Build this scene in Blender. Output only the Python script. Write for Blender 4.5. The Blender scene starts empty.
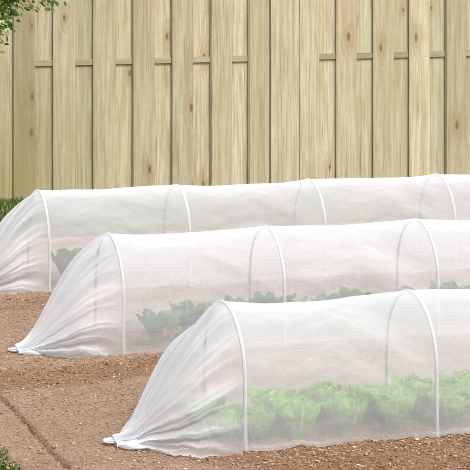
import bpy, bmesh, math, random
import numpy as np
from mathutils import Vector
random.seed(7); rng = np.random.default_rng(7)
PI = math.pi
scene = bpy.context.scene
col = bpy.data.collections.new("garden"); scene.collection.children.link(col)

# ------------------------------------------------------------------ frame
# x runs along the rows (to the right, slightly away), y across them to the fence
F_PX, HC, HOR, TH = 2157.3, 1.8097, -88.84, 0.3125
ROWS = [7.1094, 8.7562, 10.2188]
A0 = [2.2573, 2.2752, 2.3029]
PITCH, HW, HH = 0.6963, 0.225, 0.45

def tag(o, label=None, cat=None, group=None, kind=None):
    if label: o['label'] = label
    if cat: o['category'] = cat
    if group: o['group'] = group
    if kind: o['kind'] = kind
    return o

def empty(name, loc):
    o = bpy.data.objects.new(name, None); col.objects.link(o); o.location = loc
    o.empty_display_size = 0.1
    return o

def mesh_obj(name, verts, faces, mat, parent=None, smooth=True, uvs=None, cols=None, loc=None):
    me = bpy.data.meshes.new(name)
    me.from_pydata([tuple(map(float, v)) for v in verts], [], [tuple(int(i) for i in f) for f in faces])
    if smooth: me.polygons.foreach_set('use_smooth', [True]*len(me.polygons))
    if uvs is not None:
        uvl = me.uv_layers.new(name='UVMap')
        li = np.empty(len(me.loops), dtype=np.int32); me.loops.foreach_get('vertex_index', li)
        uvl.data.foreach_set('uv', np.asarray(uvs, dtype=np.float32)[li].ravel())
    if cols is not None:
        ca = me.color_attributes.new('tint', 'FLOAT_COLOR', 'POINT')
        c = np.ones((len(me.vertices), 4), dtype=np.float32); c[:, :np.asarray(cols).shape[1]] = cols
        ca.data.foreach_set('color', c.ravel())
    me.materials.append(mat); me.update()
    o = bpy.data.objects.new(name, me); col.objects.link(o)
    if parent: o.parent = parent
    if loc: o.location = loc
    return o

def grid_faces(nu, nv, close_u=False):
    f = []
    for i in range(nu - (0 if close_u else 1)):
        i2 = (i+1) % nu
        for j in range(nv-1):
            f.append((i*nv+j, i2*nv+j, i2*nv+j+1, i*nv+j+1))
    return f

class MB:
    def __init__(s): s.v = []; s.f = []; s.c = []
    def add(s, v, f, c=None):
        n = len(s.v); s.v += list(v); s.f += [tuple(i+n for i in q) for q in f]
        if c is not None: s.c += list(c)
    def box(s, x0, x1, y0, y1, z0, z1, b=0.0, tilt=0.0):
        bm = bmesh.new(); bmesh.ops.create_cube(bm, size=1)
        for v in bm.verts:
            v.co.x = (x0+x1)/2 + v.co.x*(x1-x0); v.co.y = (y0+y1)/2 + v.co.y*(y1-y0); v.co.z = (z0+z1)/2 + v.co.z*(z1-z0)
        if b: bmesh.ops.bevel(bm, geom=list(bm.edges), offset=b, segments=2, affect='EDGES')
        bm.verts.index_update()
        s.add([tuple(v.co) for v in bm.verts], [tuple(v.index for v in f.verts) for f in bm.faces]); bm.free()
    def tube(s, pts, rad, n=8, cap=True):
        pts = [Vector(p) for p in pts]; m = len(pts)
        rad = rad if hasattr(rad, '__len__') else [rad]*m
        vs = []; up = None
        for i, p in enumerate(pts):
            d = (pts[min(i+1, m-1)]-pts[max(i-1, 0)]).normalized()
            if up is None: up = d.orthogonal().normalized()
            a = (up - d*up.dot(d)).normalized(); up = a; b = d.cross(a)
            for k in range(n):
                t = 2*PI*k/n; vs.append(p + (a*math.cos(t)+b*math.sin(t))*rad[i])
        fs = [(i*n+k, i*n+(k+1) % n, (i+1)*n+(k+1) % n, (i+1)*n+k) for i in range(m-1) for k in range(n)]
        if cap: fs += [tuple(range(n))[::-1], tuple((m-1)*n+k for k in range(n))]
        s.add([tuple(v) for v in vs], fs)
    def build(s, name, mat, parent=None, smooth=True, loc=None):
        return mesh_obj(name, s.v, s.f, mat, parent, smooth, cols=(np.array(s.c) if s.c else None), loc=loc)

# ------------------------------------------------------------------ numpy value noise
PERM = rng.random((256, 256)).astype(np.float64)
def vnoise(x, y):
    xi = np.floor(x).astype(int); yi = np.floor(y).astype(int)
    fx = x-xi; fy = y-yi
    fx = fx*fx*(3-2*fx); fy = fy*fy*(3-2*fy)
    a = PERM[xi & 255, yi & 255]; b = PERM[(xi+1) & 255, yi & 255]
    c = PERM[xi & 255, (yi+1) & 255]; d = PERM[(xi+1) & 255, (yi+1) & 255]
    return (a*(1-fx)+b*fx)*(1-fy)+(c*(1-fx)+d*fx)*fy - 0.5
def fbm(x, y, oct=4, gain=0.5):
    x = np.asarray(x, dtype=float); y = np.asarray(y, dtype=float)
    s = 0; g = 1
    for k in range(oct):
        s = s + g*vnoise(x*2**k + 17.3*k, y*2**k + 5.1*k); g *= gain
    return s
def smooth(e0, e1, x):
    t = np.clip((x-e0)/(e1-e0), 0, 1); return t*t*(3-2*t)

# ------------------------------------------------------------------ materials
def new_mat(name):
    m = bpy.data.materials.new(name); m.use_nodes = True
    nt = m.node_tree; nt.nodes.clear()
    out = nt.nodes.new('ShaderNodeOutputMaterial')
    return m, nt, out
def N(nt, typ, ins=None, **kw):
    n = nt.nodes.new(typ)
    for k, v in kw.items(): setattr(n, k, v)
    if ins:
        for k, v in ins.items():
            if isinstance(v, bpy.types.NodeSocket): nt.links.new(v, n.inputs[k])
            else: n.inputs[k].default_value = v
    return n
def ramp(nt, fac, stops, interp='LINEAR'):
    r = nt.nodes.new('ShaderNodeValToRGB'); r.color_ramp.interpolation = interp
    e = r.color_ramp.elements
    while len(e) < len(stops): e.new(0.5)
    for q, (p, c) in zip(e, stops):
        q.position = p; q.color = (c[0], c[1], c[2], 1) if hasattr(c, '__len__') else (c, c, c, 1)
    nt.links.new(fac, r.inputs[0]); return r.outputs[0]
def mathn(nt, op, a, b=None, c=None, clamp=False):
    n = nt.nodes.new('ShaderNodeMath'); n.operation = op; n.use_clamp = clamp
    for i, v in enumerate((a, b, c)):
        if v is None: continue
        if isinstance(v, bpy.types.NodeSocket): nt.links.new(v, n.inputs[i])
        else: n.inputs[i].default_value = v
    return n.outputs[0]
def mix(nt, fac, a, b, blend='MIX'):
    n = nt.nodes.new('ShaderNodeMix'); n.data_type = 'RGBA'; n.blend_type = blend
    for i, v in ((0, fac), (6, a), (7, b)):
        if isinstance(v, bpy.types.NodeSocket): nt.links.new(v, n.inputs[i])
        elif hasattr(v, '__len__'): n.inputs[i].default_value = (v[0], v[1], v[2], 1)
        else: n.inputs[i].default_value = v
    return n.outputs[2]

def mat_plain(name, c, rough=0.6, metal=0.0):
    m, nt, out = new_mat(name)
    tc = N(nt, 'ShaderNodeTexCoord')
    no = N(nt, 'ShaderNodeTexNoise', {'Vector': tc.outputs['Object'], 'Scale': 60.0, 'Detail': 3.0})
    cc = ramp(nt, no.outputs[0], [(0.3, [x*0.85 for x in c]), (0.7, [min(1, x*1.1) for x in c])])
    p = N(nt, 'ShaderNodeBsdfPrincipled', {'Base Color': cc, 'Roughness': rough, 'Metallic': metal})
    nt.links.new(p.outputs[0], out.inputs[0]); return m

def mat_fleece(name, t0=0.52, dens=False):
    """thin woven fleece: threads cover more of the view the more obliquely you look at it"""
    m, nt, out = new_mat(name)
    geo = N(nt, 'ShaderNodeNewGeometry')
    uv = N(nt, 'ShaderNodeUVMap'); uv.uv_map = 'UVMap'
    dot = N(nt, 'ShaderNodeVectorMath', {0: geo.outputs['Incoming'], 1: geo.outputs['Normal']}, operation='DOT_PRODUCT')
    ca = mathn(nt, 'MAXIMUM', mathn(nt, 'ABSOLUTE', dot.outputs['Value']), 0.12)
    # cloth density: blotches and the weave
    n1 = N(nt, 'ShaderNodeTexNoise', {'Vector': uv.outputs[0], 'Scale': 26.0, 'Detail': 5.0, 'Roughness': 0.65})
    mp = N(nt, 'ShaderNodeMapping', {'Vector': uv.outputs[0], 'Scale': (1, 1, 1)})
    w1 = N(nt, 'ShaderNodeTexWave', {'Vector': mp.outputs[0], 'Scale': 62.0, 'Distortion': 1.1, 'Detail': 2.0, 'Detail Scale': 0.6}, wave_type='BANDS', bands_direction='X')
    w2 = N(nt, 'ShaderNodeTexWave', {'Vector': mp.outputs[0], 'Scale': 62.0, 'Distortion': 1.1, 'Detail': 2.0, 'Detail Scale': 0.6}, wave_type='BANDS', bands_direction='Y')
    wsum = mathn(nt, 'ADD', w1.outputs['Fac'], w2.outputs['Fac'])
    t = mathn(nt, 'MULTIPLY_ADD', mathn(nt, 'SUBTRACT', wsum, 1.0), 0.030, t0)
    t = mathn(nt, 'MULTIPLY_ADD', mathn(nt, 'SUBTRACT', n1.outputs[0], 0.5), 0.08, t, clamp=True)
    layers = 1.0
    if dens:      # gathered cloth lies in several layers
        at = N(nt, 'ShaderNodeVertexColor', layer_name='tint')
        layers = mathn(nt, 'MULTIPLY_ADD', N(nt, 'ShaderNodeSeparateColor', {0: at.outputs[0]}).outputs[0], 2.6, 1.0)
    trans = mathn(nt, 'POWER', t, mathn(nt, 'DIVIDE', layers, ca), clamp=True)
    fine = N(nt, 'ShaderNodeTexNoise', {'Vector': uv.outputs[0], 'Scale': 500.0, 'Detail': 2.0})
    wmp = N(nt, 'ShaderNodeMapping', {'Vector': uv.outputs[0], 'Scale': (3.2, 9.0, 1), 'Rotation': (0, 0, 0.12)})
    wob = N(nt, 'ShaderNodeTexNoise', {'Vector': wmp.outputs[0], 'Scale': 1.0, 'Detail': 5.0, 'Roughness': 0.55, 'Distortion': 0.6})
    hsum = mathn(nt, 'MULTIPLY_ADD', fine.outputs[0], 0.05, wob.outputs[0])
    bp = N(nt, 'ShaderNodeBump', {'Height': hsum, 'Strength': 0.24, 'Distance': 0.03})
    d = N(nt, 'ShaderNodeBsdfDiffuse', {'Color': (0.905, 0.92, 0.945, 1), 'Normal': bp.outputs[0]})
    tl = N(nt, 'ShaderNodeBsdfTranslucent', {'Color': (0.90, 0.915, 0.945, 1), 'Normal': bp.outputs[0]})
    s = N(nt, 'ShaderNodeMixShader', {0: 0.50, 1: d.outputs[0], 2: tl.outputs[0]})
    tr = N(nt, 'ShaderNodeBsdfTransparent')
    s2 = N(nt, 'ShaderNodeMixShader', {0: trans, 1: s.outputs[0], 2: tr.outputs[0]})
    nt.links.new(s2.outputs[0], out.inputs[0]); return m

def mat_leaf(name, dark, light, rib, trl=0.35, rough=0.45, vein=38.0):
    m, nt, out = new_mat(name)
    at = N(nt, 'ShaderNodeVertexColor', layer_name='tint')
    sep = N(nt, 'ShaderNodeSeparateColor', {0: at.outputs[0]})
    tc = N(nt, 'ShaderNodeTexCoord')
    no = N(nt, 'ShaderNodeTexNoise', {'Vector': tc.outputs['Object'], 'Scale': vein, 'Detail': 4.0, 'Roughness': 0.6})
    oi = N(nt, 'ShaderNodeObjectInfo')
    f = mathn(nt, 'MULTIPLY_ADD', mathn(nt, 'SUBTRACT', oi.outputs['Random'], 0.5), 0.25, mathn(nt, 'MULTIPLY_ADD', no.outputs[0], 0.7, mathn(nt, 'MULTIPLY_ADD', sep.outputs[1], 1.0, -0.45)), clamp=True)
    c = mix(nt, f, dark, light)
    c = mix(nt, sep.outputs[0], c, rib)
    bp = N(nt, 'ShaderNodeBump', {'Height': no.outputs[0], 'Strength': 0.6, 'Distance': 0.01})
    p = N(nt, 'ShaderNodeBsdfPrincipled', {'Base Color': c, 'Roughness': rough, 'Normal': bp.outputs[0], 'Specular IOR Level': 0.35})
    tl = N(nt, 'ShaderNodeBsdfTranslucent', {'Color': c})
    s = N(nt, 'ShaderNodeMixShader', {0: trl, 1: p.outputs[0], 2: tl.outputs[0]})
    nt.links.new(s.outputs[0], out.inputs[0]); return m

def mat_wood(name='pine_boards', across=False):
    m, nt, out = new_mat(name)
    geo = N(nt, 'ShaderNodeNewGeometry'); tc = N(nt, 'ShaderNodeTexCoord')
    oi = N(nt, 'ShaderNodeObjectInfo')
    rnd = mathn(nt, 'FRACT', mathn(nt, 'MULTIPLY_ADD', oi.outputs['Random'], 7.31, geo.outputs['Random Per Island']))
    wn = N(nt, 'ShaderNodeTexWhiteNoise', {'W': rnd}, noise_dimensions='1D')
    off = N(nt, 'ShaderNodeCombineXYZ', {0: mathn(nt, 'MULTIPLY', wn.outputs[0], 31.0), 1: 0.0, 2: mathn(nt, 'MULTIPLY', rnd, 57.0)})
    pos = N(nt, 'ShaderNodeVectorMath', {0: tc.outputs['Object'], 1: off.outputs[0]}, operation='ADD').outputs[0]
    if across:      # rails: the grain runs along x
        sw = N(nt, 'ShaderNodeSeparateXYZ', {0: pos})
        pos = N(nt, 'ShaderNodeCombineXYZ', {0: sw.outputs[2], 1: sw.outputs[1], 2: sw.outputs[0]}).outputs[0]
    # knots: sparse cells, elongated upward
    ks = N(nt, 'ShaderNodeSeparateXYZ', {0: pos})
    kp = N(nt, 'ShaderNodeCombineXYZ', {0: mathn(nt, 'MULTIPLY', ks.outputs[0], 8.5), 1: mathn(nt, 'MULTIPLY', ks.outputs[2], 3.4)})
    vo = N(nt, 'ShaderNodeTexVoronoi', {'Vector': kp.outputs[0], 'Scale': 1.0, 'Randomness': 1.0}, feature='F1', voronoi_dimensions='2D')
    dist = vo.outputs['Distance']
    sepc = N(nt, 'ShaderNodeSeparateColor', {0: vo.outputs['Color']})
    has = mathn(nt, 'GREATER_THAN', sepc.outputs[0], 0.84)
    rad = mathn(nt, 'MULTIPLY_ADD', sepc.outputs[1], 0.09, 0.06)
    knot = mathn(nt, 'MULTIPLY', has, mathn(nt, 'SUBTRACT', 1.0, mathn(nt, 'DIVIDE', dist, rad), clamp=True))
    halo = mathn(nt, 'MULTIPLY', has, mathn(nt, 'SUBTRACT', 1.0, mathn(nt, 'DIVIDE', dist, mathn(nt, 'MULTIPLY', rad, 4.2)), clamp=True))
    # annual rings: bands across the board bent by slow noise and by the knots
    gp = N(nt, 'ShaderNodeMapping', {'Vector': pos, 'Scale': (9.0, 0.0, 0.55)})
    gn = N(nt, 'ShaderNodeTexNoise', {'Vector': gp.outputs[0], 'Scale': 1.0, 'Detail': 2.5, 'Roughness': 0.45})
    sx = N(nt, 'ShaderNodeSeparateXYZ', {0: pos})
    ph = mathn(nt, 'MULTIPLY_ADD', gn.outputs[0], 34.0, mathn(nt, 'MULTIPLY', sx.outputs[0], 150.0))
    ph = mathn(nt, 'MULTIPLY_ADD', halo, 14.0, ph)
    ring = mathn(nt, 'MULTIPLY_ADD', mathn(nt, 'SINE', ph), 0.5, 0.5)
    ring = mathn(nt, 'POWER', ring, 2.2)
    fp = N(nt, 'ShaderNodeMapping', {'Vector': pos, 'Scale': (130.0, 130.0, 3.5)})
    fib = N(nt, 'ShaderNodeTexNoise', {'Vector': fp.outputs[0], 'Scale': 1.0, 'Detail': 4.0, 'Roughness': 0.6})
    sp = N(nt, 'ShaderNodeMapping', {'Vector': pos, 'Scale': (26.0, 26.0, 1.1)})
    strk = N(nt, 'ShaderNodeTexNoise', {'Vector': sp.outputs[0], 'Scale': 1.0, 'Detail': 5.0, 'Roughness': 0.6})
    blo = N(nt, 'ShaderNodeTexNoise', {'Vector': tc.outputs['Object'], 'Scale': 2.3, 'Detail': 4.0})
    base = ramp(nt, wn.outputs[0], [(0.0, (0.42, 0.340, 0.205)), (0.2, (0.60, 0.52, 0.355)), (0.4, (0.39, 0.340, 0.205)), (0.6, (0.50, 0.50, 0.335)), (0.8, (0.50, 0.430, 0.28)), (1.0, (0.64, 0.57, 0.40))])
    c = mix(nt, mathn(nt, 'MULTIPLY', ring, 0.42), base, (0.34, 0.250, 0.135))
    c = mix(nt, mathn(nt, 'MULTIPLY', ramp(nt, strk.outputs[0], [(0.45, 0), (0.72, 1)]), 0.45), c, (0.66, 0.60, 0.46))
    c = mix(nt, mathn(nt, 'MULTIPLY', ramp(nt, strk.outputs[0], [(0.25, 1), (0.46, 0)]), 0.45), c, (0.33, 0.26, 0.145))
    c = mix(nt, mathn(nt, 'MULTIPLY', ramp(nt, fib.outputs[0], [(0.32, 1), (0.55, 0)]), 0.55), c, (0.30, 0.22, 0.11))
    c = mix(nt, mathn(nt, 'MULTIPLY', ramp(nt, blo.outputs[0], [(0.48, 0), (0.72, 1)]), 0.35), c, (0.40, 0.365, 0.20))
    sp2 = N(nt, 'ShaderNodeMapping', {'Vector': pos, 'Scale': (14.0, 14.0, 1.6)})
    stn = N(nt, 'ShaderNodeTexNoise', {'Vector': sp2.outputs[0], 'Scale': 1.0, 'Detail': 6.0, 'Roughness': 0.7})
    c = mix(nt, mathn(nt, 'MULTIPLY', ramp(nt, stn.outputs[0], [(0.54, 0), (0.66, 1)]), 0.5), c, (0.30, 0.22, 0.105))
    c = mix(nt, mathn(nt, 'MULTIPLY', halo, 0.65), c, (0.32, 0.205, 0.085))
    c = mix(nt, ramp(nt, knot, [(0.15, 0), (0.5, 0.85)]), c, (0.16, 0.085, 0.035))
    ckp = N(nt, 'ShaderNodeMapping', {'Vector': pos, 'Scale': (75.0, 75.0, 1.7)})
    ck = N(nt, 'ShaderNodeTexNoise', {'Vector': ckp.outputs[0], 'Scale': 1.0, 'Detail': 3.0, 'Roughness': 0.5})
    c = mix(nt, mathn(nt, 'MULTIPLY', ramp(nt, ck.outputs[0], [(0.66, 0), (0.72, 1)]), 0.7), c, (0.22, 0.15, 0.07))
    mo = N(nt, 'ShaderNodeTexNoise', {'Vector': pos, 'Scale': 34.0, 'Detail': 5.0, 'Roughness': 0.7})
    c = mix(nt, mathn(nt, 'MULTIPLY', ramp(nt, mo.outputs[0], [(0.35, 1), (0.62, 0)]), 0.22), c, (0.33, 0.28, 0.13))
    val = N(nt, 'ShaderNodeMapRange', {0: mathn(nt, 'FRACT', mathn(nt, 'MULTIPLY', rnd, 91.7)), 1: 0.0, 2: 1.0, 3: 0.80, 4: 1.10})
    hsv = N(nt, 'ShaderNodeHueSaturation', {'Color': c, 'Value': val.outputs[0], 'Saturation': 0.93}); c = hsv.outputs[0]
    # green algae low on the boards at the near end
    so = N(nt, 'ShaderNodeSeparateXYZ', {0: tc.outputs['Object']})
    lo = N(nt, 'ShaderNodeMapRange', {0: so.outputs[2], 1: 0.95, 2: 0.05, 3: 0.0, 4: 1.0})
    le = N(nt, 'ShaderNodeMapRange', {0: so.outputs[0], 1: 3.6, 2: 2.6, 3: 0.0, 4: 1.0})
    al = mathn(nt, 'MULTIPLY', mathn(nt, 'MULTIPLY', lo.outputs[0], le.outputs[0]), ramp(nt, strk.outputs[0], [(0.3, 0.35), (0.6, 1)]))
    c = mix(nt, mathn(nt, 'MULTIPLY', al, 0.95), c, (0.27, 0.225, 0.065))
    bp = N(nt, 'ShaderNodeBump', {'Height': mathn(nt, 'ADD', fib.outputs[0], mathn(nt, 'MULTIPLY', ring, -0.5)), 'Strength': 0.25, 'Distance': 0.004})
    p = N(nt, 'ShaderNodeBsdfPrincipled', {'Base Color': c, 'Roughness': 0.72, 'Normal': bp.outputs[0], 'Specular IOR Level': 0.25})
    nt.links.new(p.outputs[0], out.inputs[0]); return m

def mat_soil():
    m, nt, out = new_mat('garden_soil')
    at = N(nt, 'ShaderNodeVertexColor', layer_name='tint')
    sep = N(nt, 'ShaderNodeSeparateColor', {0: at.outputs[0]})
    tc = N(nt, 'ShaderNodeTexCoord')
    n1 = N(nt, 'ShaderNodeTexNoise', {'Vector': tc.outputs['Object'], 'Scale': 5.0, 'Detail': 6.0, 'Roughness': 0.6})
    n2 = N(nt, 'ShaderNodeTexNoise', {'Vector': tc.outputs['Object'], 'Scale': 130.0, 'Detail': 6.0, 'Roughness': 0.75})
    n3 = N(nt, 'ShaderNodeTexVoronoi', {'Vector': tc.outputs['Object'], 'Scale': 95.0})
    pale = mix(nt, ramp(nt, n1.outputs[0], [(0.35, 0), (0.65, 1)]), (0.315, 0.212, 0.146), (0.390, 0.275, 0.196))
    rich = mix(nt, ramp(nt, n1.outputs[0], [(0.35, 0), (0.65, 1)]), (0.215, 0.124, 0.070), (0.275, 0.166, 0.098))
    c = mix(nt, sep.outputs[0], pale, rich)
    c = mix(nt, mathn(nt, 'MULTIPLY', ramp(nt, n2.outputs[0], [(0.30, 1), (0.52, 0)]), 0.6), c, (0.13, 0.068, 0.036))
    c = mix(nt, mathn(nt, 'MULTIPLY', ramp(nt, n2.outputs[0], [(0.55, 0), (0.75, 1)]), 0.5), c, (0.44, 0.31, 0.215))
    h = mathn(nt, 'MULTIPLY_ADD', n3.outputs['Distance'], 0.5, n2.outputs[0])
    bp = N(nt, 'ShaderNodeBump', {'Height': h, 'Strength': 0.7, 'Distance': 0.008})
    p = N(nt, 'ShaderNodeBsdfPrincipled', {'Base Color': c, 'Roughness': 0.95, 'Normal': bp.outputs[0], 'Specular IOR Level': 0.1})
    nt.links.new(p.outputs[0], out.inputs[0]); return m

def mat_island(name, stops, rough=0.9, trl=0.0):
    m, nt, out = new_mat(name)
    geo = N(nt, 'ShaderNodeNewGeometry'); tc = N(nt, 'ShaderNodeTexCoord')
    no = N(nt, 'ShaderNodeTexNoise', {'Vector': tc.outputs['Object'], 'Scale': 140.0, 'Detail': 3.0})
    f = mathn(nt, 'MULTIPLY_ADD', mathn(nt, 'SUBTRACT', no.outputs[0], 0.5), 0.25, geo.outputs['Random Per Island'], clamp=True)
    c = ramp(nt, f, stops)
    p = N(nt, 'ShaderNodeBsdfPrincipled', {'Base Color': c, 'Roughness': rough, 'Specular IOR Level': 0.2})
    if trl:
        tl = N(nt, 'ShaderNodeBsdfTranslucent', {'Color': c})
        s = N(nt, 'ShaderNodeMixShader', {0: trl, 1: p.outputs[0], 2: tl.outputs[0]})
        nt.links.new(s.outputs[0], out.inputs[0])
    else: nt.links.new(p.outputs[0], out.inputs[0])
    return m

M_FLEECE = mat_fleece('white_fleece', 0.597, True)
M_SLEEVE = mat_fleece('fleece_sleeve', 0.55)
M_TAIL = mat_fleece('gathered_fleece', 0.28)
M_ROD = mat_plain('green_coated_rod', (0.22, 0.28, 0.23), 0.45)
M_CORD = mat_plain('grey_cord', (0.50, 0.54, 0.60), 0.7)
M_LOCK = mat_plain('cord_lock', (0.30, 0.33, 0.36), 0.5)
M_WOOD = mat_wood(); M_RAIL = mat_wood('pine_rails', True)
M_SOIL = mat_soil()
M_CLOD = mat_island('soil_clods', [(0.0, (0.15, 0.078, 0.040)), (0.45, (0.25, 0.148, 0.084)), (0.8, (0.33, 0.21, 0.13)), (1.0, (0.42, 0.29, 0.19))])
M_CRUMB = mat_island('dry_crumbs', [(0.0, (0.22, 0.135, 0.080)), (0.5, (0.32, 0.21, 0.135)), (1.0, (0.42, 0.30, 0.205))])
M_PEB = mat_island('pale_pebbles', [(0.0, (0.42, 0.29, 0.19)), (0.5, (0.56, 0.42, 0.30)), (1.0, (0.72, 0.62, 0.50))])
M_GRASS = mat_island('grass_blades', [(0.0, (0.05, 0.095, 0.02)), (0.5, (0.10, 0.17, 0.035)), (0.85, (0.20, 0.27, 0.065)), (1.0, (0.34, 0.34, 0.14))], 0.6, 0.3)
M_LAWN = mat_island('lawn_soil', [(0.0, (0.05, 0.075, 0.02)), (1.0, (0.09, 0.12, 0.035))])
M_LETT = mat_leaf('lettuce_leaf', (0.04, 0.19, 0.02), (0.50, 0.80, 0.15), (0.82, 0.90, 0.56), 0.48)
M_BRAS = mat_leaf('dark_brassica_leaf', (0.035, 0.115, 0.050), (0.10, 0.23, 0.10), (0.25, 0.33, 0.20), 0.2, 0.5, 30)
M_BRASL = mat_leaf('light_brassica_leaf', (0.16, 0.34, 0.07), (0.36, 0.55, 0.17), (0.5, 0.62, 0.33), 0.35, 0.5, 30)
M_BARK = mat_plain('bark', (0.13, 0.095, 0.065), 0.9)
M_TLEAF = mat_island('tree_leaves', [(0.0, (0.05, 0.11, 0.02)), (0.3, (0.13, 0.23, 0.04)), (0.6, (0.27, 0.39, 0.08)), (0.93, (0.42, 0.52, 0.17)), (0.96, (0.66, 0.66, 0.55)), (1.0, (0.75, 0.74, 0.66))], 0.42, 0.25)  # mostly greens, with a small share of leaves near white

# ------------------------------------------------------------------ ground
LAWN_Y, LAWN_X = 11.75, 1.47
def ground_h(x, y):
    """height and tilled-ness of the plot"""
    x = np.asarray(x, float); y = np.asarray(y, float)
    wob = fbm(x*1.3, y*1.3, 3)*0.09
    h = np.zeros_like(x); rich = np.zeros_like(x)
    # low front banks of the beds
    for yc, x0, amp in ((6.50, 2.0, 0.020), (8.23, 1.2, 0.024), (9.78, 1.2, 0.018)):
        yy = yc + wob + 0.10*(x-2.2)*(1 if yc > 8 else 0)*(x < 2.6) + 0.04*(yc > 8)*(x >= 2.6)
        up = smooth(yy-0.14, yy+0.09, y)*smooth(yc+0.30, yc+0.10, y)
        if yc < 7: left = smooth(1.98, 2.22, x + 0.55*(y-6.75) + wob*0.7)
        else: left = 1.0
        h += amp*up*left
        d = np.abs(y-(yy-0.03))
        if yc > 7: rich = np.maximum(rich, smooth(0.19, 0.05, d)*(0.85 if yc < 9 else 0.5))
        else: rich = np.maximum(rich, left*smooth(7.5, 6.9, y)*0.95)
    # under the tunnels the bed is tilled
    for k, yc in enumerate(ROWS):
        rich = np.maximum(rich, 0.55*smooth(0.32, 0.18, np.abs(y-yc))*smooth(A0[k]-.3, A0[k], x))
    for k, yc in enumerate(ROWS):
        h -= (0.005, 0.013, 0.011)[k]*smooth(0.36, 0.2, np.abs(y-yc))
    # plot edge cut
    gx = x - (1.640 + 0.006*fbm(y*2.2, y*0+3, 3) + 0.0*(y-7))
    groove = np.exp(-(gx/0.011)**2)
    h -= 0.027*groove*(y < 9.6)
    h += 0.006*np.exp(-((gx+0.035)/0.03)**2)
    rich = np.maximum(rich, 0.9*np.exp(-(gx/0.011)**2))
    rough = 0.60 + 0.65*rich
    h += fbm(x*3.1, y*3.1, 3)*0.012
    h += fbm(x*23, y*23, 3)*0.010*rough
    h += fbm(x*75, y*75, 2)*0.007*rough
    return h, rich

def ground_patch(name, x0, x1, y0, y1, dx, dy):
    xs = np.linspace(x0, x1, int((x1-x0)/dx)+1); ys = np.linspace(y0, y1, int((y1-y0)/dy)+1)
    X, Y = np.meshgrid(xs, ys, indexing='ij')
    h, r = ground_h(X, Y)
    edge = np.minimum.reduce([X-x0, x1-X, Y-y0, y1-Y])
    h = h - 0.06*smooth(0.03, 0.0, edge)
    n = len(xs)*len(ys)
    v = np.stack([X.ravel(), Y.ravel(), h.ravel()], 1)
    i = np.arange(n).reshape(len(xs), len(ys))
    f = np.stack([i[:-1, :-1], i[1:, :-1], i[1:, 1:], i[:-1, 1:]], -1).reshape(-1, 4)
    c = np.stack([r.ravel(), r.ravel(), r.ravel()], 1)
    me = bpy.data.meshes.new(name)
    me.vertices.add(n); me.vertices.foreach_set('co', v.ravel())
    me.loops.add(f.size); me.loops.foreach_set('vertex_index', f.ravel().astype(np.int32))
    me.polygons.add(len(f)); me.polygons.foreach_set('loop_start', np.arange(0, f.size, 4, dtype=np.int32))
    me.polygons.foreach_set('use_smooth', np.ones(len(f), dtype=bool))
    me.update(calc_edges=True); me.validate()
    ca = me.color_attributes.new('tint', 'FLOAT_COLOR', 'POINT')
    cc = np.ones((n, 4), np.float32); cc[:, :3] = c; ca.data.foreach_set('color', cc.ravel())
    me.materials.append(M_SOIL)
    o = bpy.data.objects.new(name, me); col.objects.link(o)
    return tag(o, kind='structure')

ground_patch('soil', LAWN_X, 7.6, 4.6, LAWN_Y, 0.009, 0.009)
# lawn all round, out to the horizon
mb = MB()
S = 400.0
mb.add([(-S, -S, -0.035), (S, -S, -0.035), (S, S, -0.035), (-S, S, -0.035)], [(0, 1, 2, 3)])
tag(mb.build('ground', M_LAWN, smooth=False), kind='structure')

# scattered clods, crumbs and pebbles
ICO = bmesh.new(); bmesh.ops.create_icosphere(ICO, subdivisions=1, radius=1)
ICO_V = np.array([v.co[:] for v in ICO.verts]); ICO_F = np.array([[v.index for v in f.verts] for f in ICO.faces]); ICO.free()
def scatter(name, xs, ys, sizes, mat, flat=(0.5, 0.8), sink=0.3, smoothf=False):
    h, _ = ground_h(xs, ys); n = len(xs)
    V = np.repeat(ICO_V[None], n, 0) * (1 + rng.uniform(-0.28, 0.28, (n, len(ICO_V), 1)))
    V[:, :, 0] *= rng.uniform(0.8, 1.5, (n, 1)); V[:, :, 2] *= rng.uniform(*flat, (n, 1))
    a = rng.uniform(0, 2*PI, (n, 1)); ca, sa = np.cos(a), np.sin(a)
    x = V[:, :, 0]*ca - V[:, :, 1]*sa; y = V[:, :, 0]*sa + V[:, :, 1]*ca
    V = np.stack([x, y, V[:, :, 2]], -1)*sizes[:, None, None]
    V[:, :, 0] += xs[:, None]; V[:, :, 1] += ys[:, None]; V[:, :, 2] += (h + sizes*sink)[:, None]
    F = (ICO_F[None] + (np.arange(n)*len(ICO_V))[:, None, None]).reshape(-1, 3)
    me = bpy.data.meshes.new(name); nv = n*len(ICO_V)
    me.vertices.add(nv); me.vertices.foreach_set('co', V.reshape(-1))
    me.loops.add(F.size); me.loops.foreach_set('vertex_index', F.ravel().astype(np.int32))
    me.polygons.add(len(F)); me.polygons.foreach_set('loop_start', np.arange(0, F.size, 3, dtype=np.int32))
    me.polygons.foreach_set('use_smooth', np.full(len(F), smoothf))
    me.update(calc_edges=True); me.materials.append(mat)
    o = bpy.data.objects.new(name, me); col.objects.link(o)
    return tag(o, kind='stuff')
def pick(n, x0, x1, y0, y1, want):
    """points kept with a probability that follows the tilled-ness"""
    xs = rng.uniform(x0, x1, n); ys = rng.uniform(y0, y1, n); _, r = ground_h(xs, ys)
    k = rng.random(n) < want(r); return xs[k], ys[k]
x, y = pick(300000, 1.5, 4.0, 6.3, 9.9, lambda r: r**1.6*0.7*0.8)
for k in range(3):      # crumbs of soil kicked up against the hems
    n = 2600; xe = rng.uniform(A0[k]-.2, 4.6, n); ye = ROWS[k]-.240+rng.normal(0, .010, n)-.02*(xe < A0[k])
    x = np.concatenate([x, xe]); y = np.concatenate([y, ye])
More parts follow.
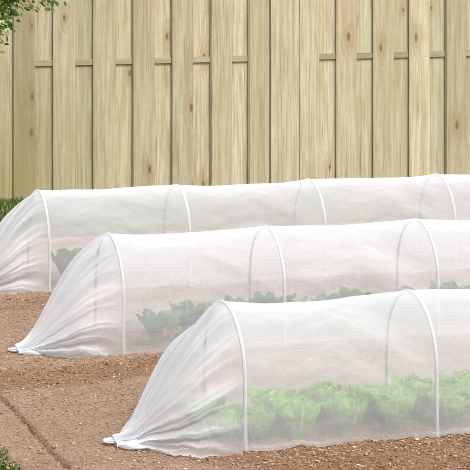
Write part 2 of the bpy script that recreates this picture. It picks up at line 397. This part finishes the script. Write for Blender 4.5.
tag(scatter('soil_clods', x, y, np.clip(rng.gamma(2.0, 0.00105, len(x)), 0.0011, 0.0065), M_CLOD), 'crumbly brown soil clods along the tilled bed fronts', 'soil clods')
x, y = pick(75000, 1.45, 3.6, 6.2, 10.0, lambda r: 0.8*(1-r)+.2)
tag(scatter('soil_crumbs', x, y, np.clip(rng.gamma(2.0, 0.0010, len(x)), 0.0010, 0.0055), M_CRUMB), 'fine dry soil crumbs strewn over the pale trodden paths', 'soil crumbs')
x, y = pick(3000, 1.48, 3.8, 6.2, 10.0, lambda r: 0.22+0.5*r)
tag(scatter('pebbles', x, y, np.clip(rng.gamma(2.0, 0.0014, len(x)), 0.0016, 0.0070), M_PEB, (0.35, 0.6), 0.25, True), 'pale stones and pebbles scattered through the brown soil', 'pebbles')

def grass(name, pts, hmin, hmax, label):
    n = len(pts); P = np.array(pts)
    hgt = rng.uniform(hmin, hmax, n); az = rng.uniform(0, 2*PI, n); lean = rng.uniform(0.1, 0.8, n)*hgt; w = rng.uniform(0.0015, 0.0035, n)
    d = np.stack([np.cos(az), np.sin(az)], 1); s = np.stack([-d[:, 1], d[:, 0]], 1)
    V = np.zeros((n, 5, 3))
    for k, (t, ww) in enumerate(((0, 1), (0, -1), (0.55, 0.8), (0.55, -0.8), (1, 0))):
        V[:, k, :2] = P[:, :2] + d*(lean*t*t)[:, None] + s*(w*ww)[:, None]
        V[:, k, 2] = P[:, 2] + hgt*t*(1-0.15*t)
    v = V.reshape(-1, 3); f = []
    for i in range(n):
        b = i*5; f += [(b, b+1, b+3, b+2), (b+2, b+3, b+4)]
    o = mesh_obj(name, v, f, M_GRASS)
    return tag(o, label, 'grass', kind='stuff')
pts = []
for i in range(64000):
    x = random.uniform(1.4, 7.6); y = random.uniform(LAWN_Y-0.02, 13.6)
    pts.append((x, y + 0.03*math.sin(x*9)*0.5, -0.035 - 0.045*min(1, max(0, (x-2.9)/.3))))
grass('lawn_grass', pts, 0.030, 0.060, 'dark green lawn strip along the foot of the wooden fence')
pts = []
for i in range(9000):
    y = random.uniform(6.3, 9.5); x = LAWN_X + 0.03 - abs(random.gauss(0, 0.16)) - .02 + 0.025*math.sin(y*11)+0.02*math.sin(y*31)
    pts.append((x, y, -0.03))
grass('verge_grass', pts, 0.020, 0.048, 'green grass tufts at the near left edge of the soil')

# ------------------------------------------------------------------ tunnels
LEG = HH - HW; TOT = 2*LEG + PI*HW
def section(s, r=0.0):
    """point on the hoop outline; s 0 = front foot, 1 = back foot; r = offset outward"""
    d = s*TOT
    if d < LEG: y, z, ny, nz = -HW - 0.008*(1-d/LEG), d, -1, 0
    elif d > TOT-LEG: e = TOT-d; y, z, ny, nz = HW + 0.008*(1-e/LEG), e, 1, 0
    else:
        t = PI - (d-LEG)/HW; ny, nz = math.cos(t), math.sin(t); y, z = HW*ny, LEG+HW*nz
    return y+ny*r, z+nz*r, ny, nz
def lerp_tab(tab, t):
    for (a, va), (b, vb) in zip(tab, tab[1:]):
        if t <= b:
            u = (t-a)/(b-a); return va+(vb-va)*u
    return tab[-1][1]
def cr_tab(tab, t):
    """smooth (Catmull-Rom) table lookup"""
    n = len(tab)
    for i in range(n-1):
        if t <= tab[i+1][0] or i == n-2:
            a, b = tab[i], tab[i+1]; p0 = tab[max(i-1, 0)]; p3 = tab[min(i+2, n-1)]
            h = b[0]-a[0]; u = (t-a[0])/h
            m0 = (b[1]-p0[1])/max(b[0]-p0[0], 1e-6)*h; m1 = (p3[1]-a[1])/max(p3[0]-a[0], 1e-6)*h
            return (2*u**3-3*u*u+1)*a[1]+(u**3-2*u*u+u)*m0+(-2*u**3+3*u*u)*b[1]+(u**3-u*u)*m1
ZT = [(0, 1.0), (0.1, 0.955), (0.2, 0.875), (0.36, 0.72), (0.49, 0.555), (0.63, 0.37), (0.79, 0.165), (0.92, 0.07), (1.0, 0.05)]
WT = [(0, 1.0), (0.25, 1.09), (0.47, 1.11), (0.62, 0.86), (0.74, 0.57), (0.87, 0.30), (0.94, 0.14), (1.0, 0.09)]
CONE = 0.398
NS = 240
cone_dens = []
def cone_pt(t, s, seed):
    y, z, ny, nz = section(s, 0.009)
    wz, ww = cr_tab(ZT, t), cr_tab(WT, t)
    # gathers running from the neck up to the hoop
    env = min(1.0, t*3.0)*(1.0-0.78*t)
    th = s*TOT
    g = 0.0
    sw = s + 0.16*t*(s-0.5) + 0.05*math.sin(2.6*t+seed)*t       # the gathers fan out from the neck
    dn = 0.0
    for k, (fr, am) in enumerate(((2.3, 1.0), (4.1, 1.0), (7.7, 0.60), (12.3, 0.35))):
        w = math.sin(2*PI*fr*sw + seed*(k+1.7) + 0.8*math.sin(3.1*t+k))
        if k in (1, 2):
            dn = max(dn, (1-abs(w))**4*(0.6 if k == 1 else 0.45))
            w = 1-2*abs(w)**0.8
        g += am*w*(1 if k < 2 else 0.6+0.7*t)
    fade = min(1, t*4)*(0.45+0.55*min(1, max(0, nz*0.8+0.5)))
    cone_dens.append(min(1.0, dn*fade + 0.6*t**3))
    g *= 0.024*env
    edge = min(1, s*9, (1-s)*9)
    g *= 0.35+0.65*edge
    ww *= 1 - 0.75*t*(1-t)*max(0, nz)**0.5*1.2
    Y = y*ww + ny*g*1.0; Z = z*wz + nz*g*0.8
    if s < 0.04 or s > 0.96:
        q = 1-min(s, 1-s)/0.04; Z = max(0.0, Z*(1-q)) + 0.004
    return -CONE*t, Y, max(Z, 0.004)
def body_pt(x, s, spans, seed):
    y, z, ny, nz = section(s, 0.009)
    u = (x/PITCH) % 1.0
    up = math.sin(PI*s)**1.2
    sag = 4*u*(1-u)
    low = min(1, s*7, (1-s)*7)
    k = int(x/PITCH)
    g = -0.014*sag*up*(0.8+0.5*math.sin(k*2.3+seed))
    if abs(u) < 1e-6 or abs(u-1) < 1e-6: pass
    return x, y, z, ny, nz, g, low, sag

def make_tunnel(idx, label):
    yc, xa = ROWS[idx], A0[idx]; seed = 1.3 + idx*2.1
    g0 = float(ground_h(np.array([xa]), np.array([yc]))[0][0])
    root = empty('grow_tunnel', (xa, yc, 0.0))
    tag(root, label, 'row cover', 'fleece tunnels over the vegetable rows')
    spans = 5
    rows = []; uvs = []; cone_dens.clear()
    # left end
    NT = 70
    S_ = [j/(NS-1) for j in range(NS)]
    for i in range(NT):
        t = 1 - i/NT
        rows.append([cone_pt(t, s, seed) for s in S_]); uvs.append([(-CONE*1.25*t, s*TOT*(1-0.7*t)) for s in S_])
    left_d = list(cone_dens); cone_dens.clear()
    # body
    per = 44; nb = spans*per+1
    xs = [i*PITCH/per for i in range(nb)]
    XX, SS = np.meshgrid(np.array(xs), np.array(S_), indexing='ij')
    # drape wrinkles: slanting swags below the crown, finer crimps near the hoops
    wr = fbm(XX*2.2+seed*9, SS*7.5+XX*0.9+2.0*np.abs(((XX/PITCH)%1)-.5), 4, 0.5)*0.040 + fbm(XX*9+seed*5, SS*24, 2)*0.006
    for i, xx in enumerate(xs):
        r_ = []
        for j, s in enumerate(S_):
            X, y, z, ny, nz, g, low, sag = body_pt(xx, s, spans, seed)
            side = (1-math.sin(PI*s)**6*0.75)
            g += wr[i, j]*low*min(1, sag*1.3)*side
            if s < 0.015 or s > 0.985: g += 0.012*math.sin(xx*7+seed)*0.5 + 0.006
            r_.append((X, y+ny*g, max(0.004, z+nz*g)))
        rows.append(r_); uvs.append([(xx, s*TOT) for s in S_])
    L = spans*PITCH
    for i in range(1, NT+1):
        t = i/NT
        rows.append([(L-p[0], p[1], p[2]) for p in (cone_pt(t, s, seed+4) for s in S_)]); uvs.append([(L+CONE*1.25*t, s*TOT*(1-0.7*t)) for s in S_])
    v = [p for r in rows for p in r]; uv = [q for r in uvs for q in r]
    # let the hem follow the ground
    va = np.array(v); hh, _ = ground_h(va[:, 0]+xa, va[:, 1]+yc)
    va[:, 2] += hh*np.clip(1-va[:, 2]/0.25, 0, 1) + 0.0
    dd = np.array(left_d + [0.0]*(nb*NS) + cone_dens)
    cover = mesh_obj('fleece_cover', va, grid_faces(len(rows), NS), M_FLEECE, root, uvs=uv, cols=np.stack([dd, dd, dd], 1))
    # hoops with the sewn sleeves over them
    for k in range(spans+1):
        m = MB(); pts = []
        for j in range(49):
            s = j/48; y, z, ny, nz = section(s, 0.0); pts.append((k*PITCH, y, z))
        pts = [(k*PITCH, pts[0][1], -0.12)] + pts + [(k*PITCH, pts[-1][1], -0.12)]
        m.tube(pts, 0.0042, 8); m.build('hoop', M_ROD, root)
        sv = []; suv = []; ns = 60; na = 9
        for j in range(ns):
            s = j/(ns-1); y, z, ny, nz = section(s, 0.009)
            for a in range(na):
                t = -PI/2 + PI*a/(na-1)
                rr = 0.0028*math.cos(t) + 0.0012
                sv.append((k*PITCH + 0.0056*math.sin(t), y+ny*rr, max(0.003, z+nz*rr))); suv.append((k*PITCH+0.02*t, s*TOT))
        sa = np.array(sv); hh, _ = ground_h(sa[:, 0]+xa, sa[:, 1]+yc); sa[:, 2] += hh*np.clip(1-sa[:, 2]/0.25, 0, 1)
        mesh_obj('hoop_sleeve', sa, grid_faces(ns, na), M_SLEEVE, cover, uvs=suv)
    # tied tails at both ends
    for sg, x0 in ((-1, -CONE), (1, L+CONE)):
        gz = float(ground_h(np.array([xa+x0]), np.array([yc]))[0][0])
        zc = gz + 0.012
        nu, nv = 28, 40; vv = []; uu = []
        for i in range(nu):
            t = i/(nu-1)
            w = 0.018 + 0.016*t - 0.026*t**3; hgt = 0.009 - 0.006*t
            for j in range(nv):
                a = 2*PI*j/nv; rip = 1 + 0.42*math.sin(a*7+3*t+seed)*(0.5+t*0.5)
                vv.append((x0 + sg*(t*0.045 - 0.012), w*math.cos(a)*rip, zc + hgt*math.sin(a)*rip)); uu.append((t*0.06, a*0.02))
        mesh_obj('tied_tail', vv, grid_faces(nu, nv) + [tuple((nu-1)*nv+j for j in range(nv))] + [(i*nv+nv-1, (i+1)*nv+nv-1, (i+1)*nv, i*nv) for i in range(nu-1)], M_TAIL, root, uvs=uu)
        # slack fleece folded flat in front of the knot
        nu, nv = 40, 36; vv = []; uu = []
        for i in range(nu):
            t = i/(nu-1)
            w = 0.040*math.sin(PI*min(1, 0.14+0.80*t))**0.55
            for j in range(nv):
                a = 2*PI*j/nv
                rip = 1 + 0.10*math.sin(5*a+7*t+seed) + 0.06*math.sin(11*t)
                px = x0 - sg*(0.002 + 0.122*t); py = -0.035 - 0.060*t + w*math.cos(a)*rip
                pz = zc - 0.003 + 0.010*math.sin(a)*(0.7+0.5*math.sin(PI*t)) + 0.005*math.sin(9*t+2*a)
                vv.append((px, py, pz)); uu.append((t*0.12, a*0.03))
        mesh_obj('folded_hem', vv, grid_faces(nu, nv) + [tuple(range(nv))[::-1], tuple((nu-1)*nv+j for j in range(nv))] + [(i*nv+nv-1, (i+1)*nv+nv-1, (i+1)*nv, i*nv) for i in range(nu-1)], M_TAIL, root, uvs=uu)
        m = MB()
        for q in range(2):
            ring = [(x0 - sg*(0.002+0.0035*q) , 0.0245*math.cos(2*PI*a/20), zc+0.001+0.0125*math.sin(2*PI*a/20)) for a in range(21)]
            m.tube(ring, 0.0016, 6, cap=False)
        m.tube([(x0, -0.024, zc), (x0-sg*.004, -0.045, zc+0.004), (x0+sg*.002, -0.075, zc-0.006)], 0.0018, 6)
        cd = m.build('drawcord', M_CORD, root)
        m = MB(); m.box(x0-0.004, x0+0.004, -0.047, -0.036, zc-0.006, zc+0.008, 0.003); m.build('cord_lock', M_LOCK, cd)
    return root

make_tunnel(0, 'nearest white fleece tunnel with pale green lettuces showing inside, tied end at bottom centre')
make_tunnel(1, 'middle white fleece tunnel of dark leafy plants, between the nearest and the farthest tunnel')
make_tunnel(2, 'farthest white fleece tunnel, standing just before the lawn strip and wooden fence')

# ------------------------------------------------------------------ vegetables
def leaf_grid(L, W, az, r0, tilt0, tilt1, cup, ruf, seed, wfun, nu=9, nv=14, z0=0.0, rib_w=0.16, rmax=None):
    """one leaf: rises from the crown, bends from tilt0 to tilt1 (from vertical), cupped across, ruffled edge"""
    V = []; C = []
    r, z = r0, z0; pr = []
    for j in range(nv):
        v = j/(nv-1); ti = tilt0 + (tilt1-tilt0)*v**1.4
        if j: r += math.sin(ti)*L/(nv-1); z += math.cos(ti)*L/(nv-1)
        pr.append((r, z, ti))
    rs = random.Random(seed)
    p1, p2, p3 = rs.uniform(0, 6), rs.uniform(0, 6), rs.uniform(0, 6)
    ca, sa = math.cos(az), math.sin(az)
    for i in range(nu):
        u = -1 + 2*i/(nu-1)
        for j in range(nv):
            v = j/(nv-1); r, z, ti = pr[j]
            w = W*wfun(v)
            off = u*w
            # cup toward the axis at the edges
            bend = -cup*u*u*w
            rf = ruf*abs(u)**1.5*(math.sin(v*15+p1+u*2)+0.6*math.sin(v*27+p2))*min(1, v*2)
            crink = ruf*0.45*math.sin(u*6+p3)*math.sin(v*17+p1)*min(1, v*2)
            tipf = ruf*1.2*max(0, v-0.75)*4*math.sin(u*7+p2)
            nx, nz_ = math.cos(ti), -math.sin(ti)
            dn = bend + rf + crink
            R = r + nx*dn; Z = z + nz_*dn + tipf*0.6
            x = R*ca - off*sa; y = R*sa + off*ca
            q = math.hypot(x, y)
            if rmax and q > rmax*0.8: q2 = rmax*0.8 + rmax*0.2*math.tanh((q-rmax*0.8)/(rmax*0.2)); x *= q2/q; y *= q2/q
            V.append((x, y, max(Z, 0.001)))
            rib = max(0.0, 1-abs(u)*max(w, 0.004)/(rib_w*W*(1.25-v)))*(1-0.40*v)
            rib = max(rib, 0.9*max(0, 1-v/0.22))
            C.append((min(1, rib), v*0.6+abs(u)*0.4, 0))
    F = grid_faces(nu, nv)
    return V, F, C
wf_lett = lambda v: (0.30+0.70*math.sin(PI*min(1, 0.08+0.62*v))**1.1)*(1 if v < 0.8 else math.sqrt(max(0.03, 1-((v-0.8)/0.205)**2)*0.9+0.1))
wf_bras = lambda v: 0.10 if v < 0.32 else 0.10+0.90*math.sin(PI*min(1, (v-0.32)/0.68))**0.6

def make_lettuce(seed):
    rs = random.Random(seed); outer = MB(); heart = MB()
    n = 13; a0 = rs.uniform(0, 6)
    for k in range(n):
        az = a0 + k*2.399 + rs.uniform(-.2, .2)
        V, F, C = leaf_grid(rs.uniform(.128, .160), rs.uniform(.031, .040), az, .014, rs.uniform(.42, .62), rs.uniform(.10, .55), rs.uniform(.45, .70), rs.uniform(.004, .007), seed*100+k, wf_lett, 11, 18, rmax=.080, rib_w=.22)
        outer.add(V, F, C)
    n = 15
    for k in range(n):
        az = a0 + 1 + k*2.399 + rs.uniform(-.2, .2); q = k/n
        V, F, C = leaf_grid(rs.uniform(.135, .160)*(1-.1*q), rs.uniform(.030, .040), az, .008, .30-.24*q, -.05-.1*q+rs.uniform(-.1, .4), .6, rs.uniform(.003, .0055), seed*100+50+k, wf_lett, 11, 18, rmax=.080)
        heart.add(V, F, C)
    return outer, heart
def make_brassica(seed):
    rs = random.Random(seed); m = MB(); a0 = rs.uniform(0, 6)
    for k in range(7):
        q = k/7; az = a0 + k*2.399 + rs.uniform(-.3, .3)
        V, F, C = leaf_grid(rs.uniform(.135, .175)*(1-.2*q), rs.uniform(.040, .052)*(1-.2*q), az, .006, .60-.42*q, 1.00-.8*q+rs.uniform(-.2, .2), rs.uniform(.1, .5), .004, seed*100+k, wf_bras, 11, 18, z0=.015)
        m.add(V, F, C)
    s = MB(); s.tube([(0, 0, -.02), (0.002, 0, .03), (0, .003, .06)], [.008, .007, .004], 8)
    return m, s

def project(x, y, z=0.0):
    X = x*math.cos(TH)-y*math.sin(TH); Y = x*math.sin(TH)+y*math.cos(TH)
    return 235+F_PX*X/Y, HOR+F_PX*(HC-z)/Y
def x_at(px, y):
    t = (px-235)/F_PX
    return y*(math.sin(TH)+t*math.cos(TH))/(math.cos(TH)-t*math.sin(TH))
def gz(x, y): return float(ground_h(np.array([x]), np.array([y]))[0][0])

protos = []
for sd in (3, 8, 14):
    o, h = make_lettuce(sd); protos.append((o, h))
kinds = []
def place_lettuce(i, x, y, sc, rot, label):
    o = empty('lettuce', (x, y, gz(x, y)-0.004)); o.rotation_euler = (0, 0, rot); o.scale = (sc,)*3
    tag(o, label, 'lettuce', 'lettuces under the nearest tunnel')
    wide = 1.20 if y > ROWS[0] else 1.08
    o.scale = (sc*wide, sc*wide, sc*.94)
    k = i % 3
    if len(kinds) <= k:
        a = protos[k][0].build('outer_leaves', M_LETT, o); b = protos[k][1].build('heart', M_LETT, o); kinds.append((a, b))
    else:
        for src in kinds[k]:
            c = src.copy(); col.objects.link(c); c.parent = o
YF, YR = ROWS[0]-0.122, ROWS[0]+0.045
T1 = ' under the nearest tunnel'
lett = [
 (207, YR-.04, 0.95, 'leftmost lettuce inside the tied end of the nearest tunnel'),
 (226, YF+.05, 0.88, 'small lettuce left of the first hoop leg, inside the nearest tied end'),
 (258, YF+.02, 0.92, 'front row lettuce just right of the first hoop leg of the nearest tunnel'),
 (297, YF, 1.06, 'second front row lettuce right of the first hoop leg under the nearest tunnel'),
 (346, YF, 1.02, 'front row lettuce midway between the two hoop legs of the nearest tunnel'),
 (395, YF, 1.10, 'broad front row lettuce just left of the second front hoop leg of the nearest tunnel'),
 (450, YF, 1.04, 'front row lettuce just right of the second front hoop leg of the nearest tunnel'),
 (272, YR, 0.98, 'first back row lettuce right of the first hoop under the nearest tunnel'),
 (321, YR, 1.02, 'back row lettuce midway between the two hoops of the nearest tunnel'),
 (371, YR, 1.00, 'back row lettuce left of the second hoop rear leg in the nearest tunnel'),
 (414, YR, 1.06, 'back row lettuce seen between the two legs of the second hoop of the nearest tunnel'),
 (462, YR, 1.04, 'rightmost back row lettuce at the photo edge under the nearest tunnel'),
]
for i, (px, yy, sc, lb) in enumerate(lett):
    place_lettuce(i, x_at(px, yy), yy+random.uniform(-.008, .008), sc, random.uniform(0, 6), lb)

bproto = [make_brassica(21), make_brassica(34), make_brassica(47)]
bk = {}
def place_brassica(i, x, y, sc, rot, dark, label, group):
    o = empty('cabbage_plant', (x, y, gz(x, y)-0.003)); o.rotation_euler = (0, 0, rot); o.scale = (sc*.86, sc*.86, sc*1.16)
    tag(o, label, 'cabbage plant', group)
    k = (i % 3, dark)
    if k not in bk:
        a = bproto[i % 3][0].build('leaves', M_BRAS if dark else M_BRASL, o); b = bproto[i % 3][1].build('stem', M_BRASL, o); bk[k] = (a, b)
    else:
        for src in bk[k]:
            c = src.copy(); col.objects.link(c); c.parent = o
yb = ROWS[1]
G2 = 'young cabbages under the middle tunnel'
cab = [
 (155, yb-.06, 1.0, 1, 'leftmost dark cabbage in the middle tunnel, just right of its first hoop leg'),
 (172, yb+.03, .82, 0, 'small light green cabbage between the two leftmost dark cabbages of the middle tunnel'),
 (187, yb+.02, 1.06, 1, 'second dark cabbage of the middle tunnel, left of the nearest tunnel crown'),
 (205, yb+.07, .92, 0, 'light green cabbage of the middle tunnel just above the nearest tunnel tip'),
 (240, yb+.04, 1.0, 1, 'dark cabbage just left of the rear leg of the second hoop, middle tunnel'),
 (256, yb+.07, .88, 0, 'light green cabbage at the rear leg of the second hoop, middle tunnel'),
 (272, yb+.02, 1.08, 1, 'dark cabbage between both legs of the second hoop, middle tunnel'),
 (294, yb+.05, .95, 0, 'light green cabbage just right of the front leg of the second hoop, middle tunnel'),
 (325, yb+.02, 1.0, 1, 'lone dark cabbage midway between second and third hoop of the middle tunnel'),
 (340, yb+.07, .86, 0, 'light green cabbage midway between second and third hoop of the middle tunnel'),
 (356, yb+.02, 1.12, 1, 'large dark cabbage left of the third hoop of the middle tunnel'),
 (378, yb+.06, .92, 0, 'light green cabbage just left of the rear leg of the third hoop, middle tunnel'),
 (408, yb+.02, 1.05, 1, 'dark cabbage between both legs of the third hoop, middle tunnel'),
 (427, yb+.06, .92, 0, 'light green cabbage at the front leg of the third hoop, middle tunnel'),
 (449, yb+.02, 1.15, 1, 'large dark cabbage just right of the third hoop of the middle tunnel'),
 (466, yb+.05, .95, 0, 'light green cabbage at the right photo edge under the middle tunnel'),
]
for i, (px, yy, sc, dk, lb) in enumerate(cab):
    place_brassica(i, x_at(px, yy), yy, sc, random.uniform(0, 6), dk, lb, G2)
yb = ROWS[2]
G3 = 'young cabbages under the farthest tunnel'
for i, (px, yy, sc, dk, lb) in enumerate([
 (66, yb-.03, 1.15, 1, 'dark cabbage just right of the first hoop leg of the farthest tunnel'),
 (84, yb+.05, .95, 0, 'light green cabbage behind the crown of the middle tunnel, inside the farthest tunnel'),
 (97, yb+.0, 1.0, 1, 'dark cabbage in the farthest tunnel half hidden by the middle tunnel crown')]):
    place_brassica(i+1, x_at(px, yy), yy, sc, random.uniform(0, 6), dk, lb, G3)

# ------------------------------------------------------------------ fence
FY = 13.43
fence = empty('wooden_fence', (0, 0, 0))
tag(fence, 'pale wooden board fence with staggered vertical planks behind the tunnels', 'fence')
fr = MB(); bk_ = MB(); rl = MB(); po = MB()
TOP = 1.85; FP = 0.2626; FW = 0.147
left = [3.1221 + FP*k for k in range(-8, 6)]
right = [5.0477 + FP*k for k in range(-1, 11)]
def boards(lst, wlist=None):
    for x0 in lst:
        j = random.uniform(-.002, .002)
        fr.box(x0+j, x0+FW+j+random.uniform(-.003, .003), FY+random.uniform(-.001, .001), FY+.016, -0.03+random.uniform(0, .012), TOP+random.uniform(-.006, .006), .0055)
boards(left); boards(right)
fr.box(left[6]+FW+.004, left[7]-.004, FY+.001, FY+.016, -.03, TOP, .003)
fr.box(4.586, 4.783, FY-.003, FY+.0155, -.03, TOP, .003)             # cover board over the panel joint
for lst in (left, right):
    for x0 in lst[:-1] + ([] if lst is left else lst[-1:]):
        c0 = x0 + (FW+FP)/2
        bk_.box(c0-.0725, c0+.0725, FY+.0285, FY+.0465, -0.03+random.uniform(0, .012), TOP+random.uniform(-.006, .006), .003)
for z0 in (-0.03, 0.822, 1.60):
    rl.box(left[0]-.05, 4.688, FY+.0165, FY+.028, z0, z0+.040, .002)
    rl.box(4.692, right[-1]+.3, FY+.0165, FY+.028, z0+.002, z0+.042, .002)
for xp in (left[0]-.10, 4.645, 6.6, right[-1]+.34):
    po = MB(); po.box(xp, xp+.09, FY+.048, FY+.138, -.3, TOP+.06, .004); po.build('post', M_WOOD, fence, smooth=False)
bk_.box(4.50, 4.80, FY+.0285, FY+.0465, -.02, TOP, .003)
fr.build('front_boards', M_WOOD, fence, smooth=False); bk_.build('back_boards', M_WOOD, fence, smooth=False); rl.build('rails', M_RAIL, fence, smooth=False)


# ------------------------------------------------------------------ tree at the fence (its crown hangs into the upper left corner)
def make_tree():
    cy = 12.25; cx = x_at(-70, cy); 
    root = empty('tree', (cx, cy, -0.035))
    tag(root, 'small leafy tree with scattered whitish leaves hanging into the top left corner before the fence', 'tree')
    tr = MB()
    tr.tube([(0, 0, -.1), (.01, .0, .4), (-.01, .01, .9), (.02, 0, 1.35), (.0, 0, 1.8), (.02, 0, 2.3)], [.050, .042, .036, .030, .022, .010], 12)
    cen = Vector((0, -.02, 1.725)); RX, RY, RZ = .87, .36, .87
    cr = MB()
    rs = random.Random(5)
    def leaf(p, d, sz):
        d = d.normalized(); sd = d.cross(Vector((rs.uniform(-1, 1), rs.uniform(-1, 1), rs.uniform(-.2, 1)))).normalized(); up = sd.cross(d)
        w = sz*.30
        vs = [p, p+d*sz*.35+sd*w+up*w*.25, p+d*sz*.75+sd*w*.75+up*w*.2, p+d*sz, p+d*sz*.75-sd*w*.75+up*w*.2, p+d*sz*.35-sd*w+up*w*.25, p+d*sz*.5]
        cr.add([tuple(v) for v in vs], [(0, 1, 6), (1, 2, 6), (2, 3, 6), (3, 4, 6), (4, 5, 6), (5, 0, 6)])
    for b in range(420):
        while True:
            q = Vector((rs.uniform(-1, 1), rs.uniform(-1, 1), rs.uniform(-1, 1)))
            if .25 < q.length < 1: break
        q = q.normalized()*q.length**.5
        tip = cen + Vector((q.x*RX, q.y*RY, q.z*RZ))*rs.uniform(.70, 1.03)
        st = Vector((0, 0, max(1.1, min(2.2, cen.z + q.z*.35-.1))))
        mid = (st+tip)/2 + Vector((0, 0, .06))
        end = tip + Vector((q.x*.06, q.y*.05, -.05))
        tr.tube([st, mid, tip, end], [.008, .005, .0022, .001], 5)
        n = rs.randint(26, 46)
        for k in range(n):
            t = rs.uniform(.35, 1)
            p = (mid.lerp(tip, (t-.35)/.5) if t < .85 else tip.lerp(end, (t-.85)/.15))
            p = p + Vector((rs.gauss(0, .028), rs.gauss(0, .028), rs.gauss(0, .028)))
            d = Vector((q.x, q.y, q.z*.5-.25)) + Vector((rs.gauss(0, .7), rs.gauss(0, .7), rs.gauss(0, .6)))
            leaf(p, d, rs.uniform(.022, .042))
    for k in range(19000):
        q = Vector((rs.gauss(0, 1), rs.gauss(0, 1), rs.gauss(0, 1))).normalized()
        lump = 0.80 + 0.20*math.sin(q.x*9+q.y*5)*math.sin(q.z*8+q.x*3)
        rr = lump*rs.uniform(.45, 1.0)**.5
        leaf(cen + Vector((q.x*RX, q.y*RY, q.z*RZ))*rr, Vector((q.x, q.y, q.z*.5-.3)) + Vector((rs.gauss(0, .7), rs.gauss(0, .7), rs.gauss(0, .6))), rs.uniform(.020, .036))
    tr.build('trunk', M_BARK, root); cr.build('crown', M_TLEAF, root)
make_tree()

# ------------------------------------------------------------------ light, sky, camera
w = bpy.data.worlds.new('World'); scene.world = w; w.use_nodes = True
nt = w.node_tree; bg = nt.nodes['Background']
sky = nt.nodes.new('ShaderNodeTexSky'); sky.sky_type = 'NISHITA'; sky.sun_disc = False
EL, AZ = math.radians(54), math.radians(168)    # the sun stands behind the viewer's right shoulder, thinly veiled
sky.sun_elevation = EL; sky.sun_rotation = AZ; sky.dust_density = 4.0; sky.air_density = 1.0; sky.ozone_density = 1.0
hs = nt.nodes.new('ShaderNodeHueSaturation'); hs.inputs['Saturation'].default_value = 0.55
nt.links.new(sky.outputs[0], hs.inputs['Color']); nt.links.new(hs.outputs[0], bg.inputs[0]); bg.inputs[1].default_value = 0.14
sd = bpy.data.lights.new('sun', 'SUN'); sd.energy = 1.5; sd.angle = math.radians(14); sd.color = (1, .965, .91)
so = bpy.data.objects.new('sun', sd); col.objects.link(so)
dirv = Vector((math.sin(AZ)*math.cos(EL), math.cos(AZ)*math.cos(EL), math.sin(EL)))
so.rotation_euler = dirv.to_track_quat('Z', 'Y').to_euler(); so.location = (4, 2, 8)

cd = bpy.data.cameras.new('camera'); cam = bpy.data.objects.new('camera', cd); col.objects.link(cam)
cam.location = (0, 0, HC); cam.rotation_euler = (PI/2, 0, -TH)
cd.sensor_width = 36; cd.lens = F_PX/470*36; cd.shift_y = -(235-HOR)/470; cd.clip_start = 0.1; cd.clip_end = 2000
scene.camera = cam
scene.view_settings.view_transform = 'Standard'; scene.view_settings.look = 'None'
scene.view_settings.exposure = 0.67; scene.view_settings.gamma = 1.0
scene.cycles.transparent_max_bounces = 24; scene.cycles.max_bounces = 12
